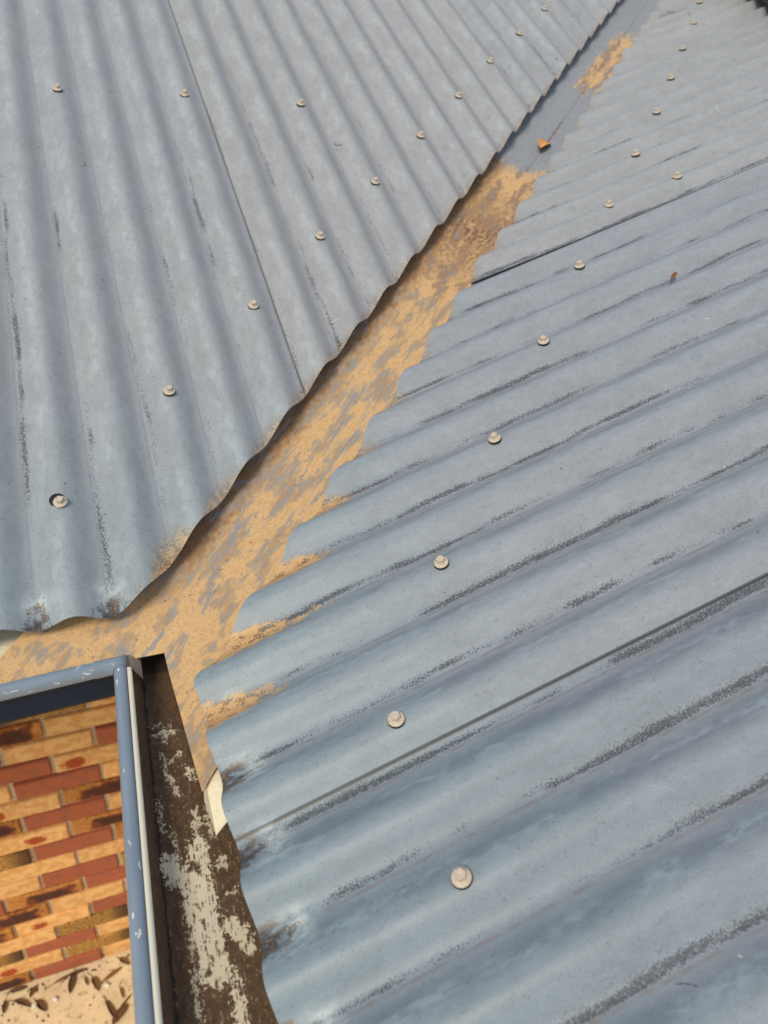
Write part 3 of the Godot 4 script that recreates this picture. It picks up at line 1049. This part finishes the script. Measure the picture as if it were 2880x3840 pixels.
	var nb := Vector3(-T * cs, cs, 0)
	leaf(Vector3(1.150, 0.4100, -1.150), 0.080, 0.032, 0.9, 2.3, 2, "curled light brown leaf lying in the bare part of the valley gutter", "", Vector3(0.1, 1, 0.1).normalized())
	leaf(on_b(0.962, -0.428, 0.012), 0.024, 0.010, 1.8, -0.5, 0, "small brown leaf scrap on the right roof slope", "", nb)
	var wr := thing("bent_wire", "little dark hook of wire lying on the left roof slope", "wire", on_a(0.641, -1.0926, 0.013))
	var ws := start()
	var path := [Vector3(-0.006, 0.003, -0.001), Vector3(-0.0065, 0.001, 0.002), Vector3(-0.004, 0.0, 0.0045), Vector3(0.001, 0.0, 0.0045), Vector3(0.008, 0.001, 0.0035)]
	for k in 4:
		var d: Vector3 = (path[k + 1] - path[k]).normalized()
		var sx := d.cross(Vector3.UP).normalized()
		var sy := sx.cross(d)
		grid(ws, 1, 6, func(i, j):
			var a: float = TAU * j / 6.0
			return [path[k + i] + (sx * cos(a) + sy * sin(a)) * 0.0008, Vector2.ZERO], false, k * 14)
	part("wire_hook", done(ws), mat(Color(0.22, 0.20, 0.19), 0.6), wr)
	# leaves that lie on the yard
	var yard := [
		[-0.245, -1.165, 0.10, 0.024, 0.0, 1, "dark leaf pressed against the foot of the brick wall"], [-0.292, -1.160, 0.12, 0.020, -0.2, 3, "long thin brown leaf along the foot of the brick wall"],
		[-0.267, -1.135, 0.10, 0.040, 1.9, 1, "broad dark curled leaf a little out from the wall's foot"], [-0.181, -1.102, 0.085, 0.034, 1.2, 3, "short brown rolled leaf on the yard beside a white pebble"],
		[-0.118, -1.114, 0.105, 0.028, -0.45, 0, "golden brown rolled leaf on the yard near the gutter"], [-0.089, -1.037, 0.06, 0.018, 1.3, 0, "small upright brown leaf on the yard beside the gutter lip"],
		[-0.078, -1.000, 0.085, 0.014, -0.6, 3, "thin twig-like leaf on the yard under the gutter lip"], [-0.135, -0.985, 0.13, 0.030, 1.25, 1, "large dark leaf lowest on the yard near the gutter"],
		[-0.105, -0.960, 0.11, 0.050, -0.8, 3, "wide curled brown leaf lowest on the yard, beside a larger dark leaf"], [-0.443, -1.120, 0.105, 0.030, 0.5, 1, "dark pointed leaf on the open yard at the left"],
		[-0.381, -1.087, 0.085, 0.040, 1.0, 1, "crumpled black leaf in the middle of the yard"], [-0.504, -1.127, 0.06, 0.026, 1.7, 1, "dark leaf scrap at the left edge of the yard"],
		[-0.405, -1.150, 0.06, 0.030, 2.2, 3, "small ragged leaf under the dark brick course"], [-0.460, -1.172, 0.09, 0.030, 0.1, 1, "dark leaf in the litter at the wall's left foot"],
		[-0.071, -1.150, 0.075, 0.030, 0.8, 3, "bent brown leaf at the wall's foot beside the gutter"], [-0.215, -1.123, 0.05, 0.016, 1.4, 3, "narrow short leaf between two curled leaves on the yard"]]
	for a in yard:
		leaf(Vector3(a[0], GROUND_Y + 0.004, a[1]), a[2] * 0.8, a[3] * 0.85, 1.35 + 0.5 * rng.randf(), a[4], a[5], a[6], "leaves fallen on the yard")
	var crumbs := start()
	crumbs.set_smooth_group(-1)
	for k in 150:
		var c := Vector3(rng.randf_range(-0.62, 0.1), GROUND_Y + 0.002, rng.randf_range(-1.17, -0.75))
		if rng.randf() < 0.35:
			c.z = -1.175 + absf(rng.randfn()) * 0.03
		var a := rng.randf() * TAU
		var l := rng.randf_range(0.002, 0.008)
		var u := Vector3(cos(a), 0.1, sin(a)) * l
		var v := Vector3(-sin(a), 0.25, cos(a)) * l * rng.randf_range(0.3, 0.7)
		for q in [c - u, c + v, c + u, c - u, c + u, c - v + Vector3.UP * 0.002]:
			crumbs.add_vertex(q)
	var cm := part("leaf_litter", done(crumbs), mat(Color(0.24, 0.17, 0.11), 0.9), self)
	tag(cm, "small dark crumbs of leaf scattered over the pale yard", "litter")
	cm.set_meta("kind", "stuff")
	var peb_at := [[-0.326, -1.093, "white pebble in the middle of the yard beside a crumpled leaf"], [-0.140, -1.081, "white pebble on the yard nearest to the gutter lip"], [-0.400, -1.098, "white pebble on the yard farthest left"]]
	for a in peb_at:
		var o := thing("white_pebble", a[2], "pebble", Vector3(a[0], GROUND_Y + 0.006, a[1]), "white pebbles on the yard")
		var sp := start()
		grid(sp, 12, 8, func(i, j):
			var th: float = TAU * i / 12.0
			var ph: float = PI * j / 8.0
			var n := Vector3(sin(ph) * cos(th), cos(ph), sin(ph) * sin(th))
			return [n * Vector3(0.010, 0.007, 0.009) * (1.0 + 0.12 * sin(th * 2.0 + a[0] * 40.0)), Vector2.ZERO], true)
		part("stone", done(sp), mat(Color(0.85, 0.85, 0.83), 0.5), o)

func corner_cap() -> ArrayMesh:
	# the lip's own section swept round the corner, a hair proud of both lips
	var st := start()
	var prof := []
	for q in BEAD: prof.append(q)
	var n := 8
	grid(st, n, prof.size() - 1, func(i, j):
		var q: Vector2 = prof[j]
		var mid := Vector2(0.0073, 0.050)
		var g: Vector2 = mid + (q - mid) * 1.07
		var v: Vector3
		if i < 3:
			v = gut_a(lerpf(0.080, 0.0985 + 0.2 * g.x, i / 2.0), g.x, g.y)
		else:
			var t: float = (i - 3) / 5.0
			var along := lerpf(-0.1625 - g.x, -0.1590, t)
			v = gut_b(along, g.x, g.y)
		return [v, Vector2(i / 8.0, j / 10.0)])
	return done(st)
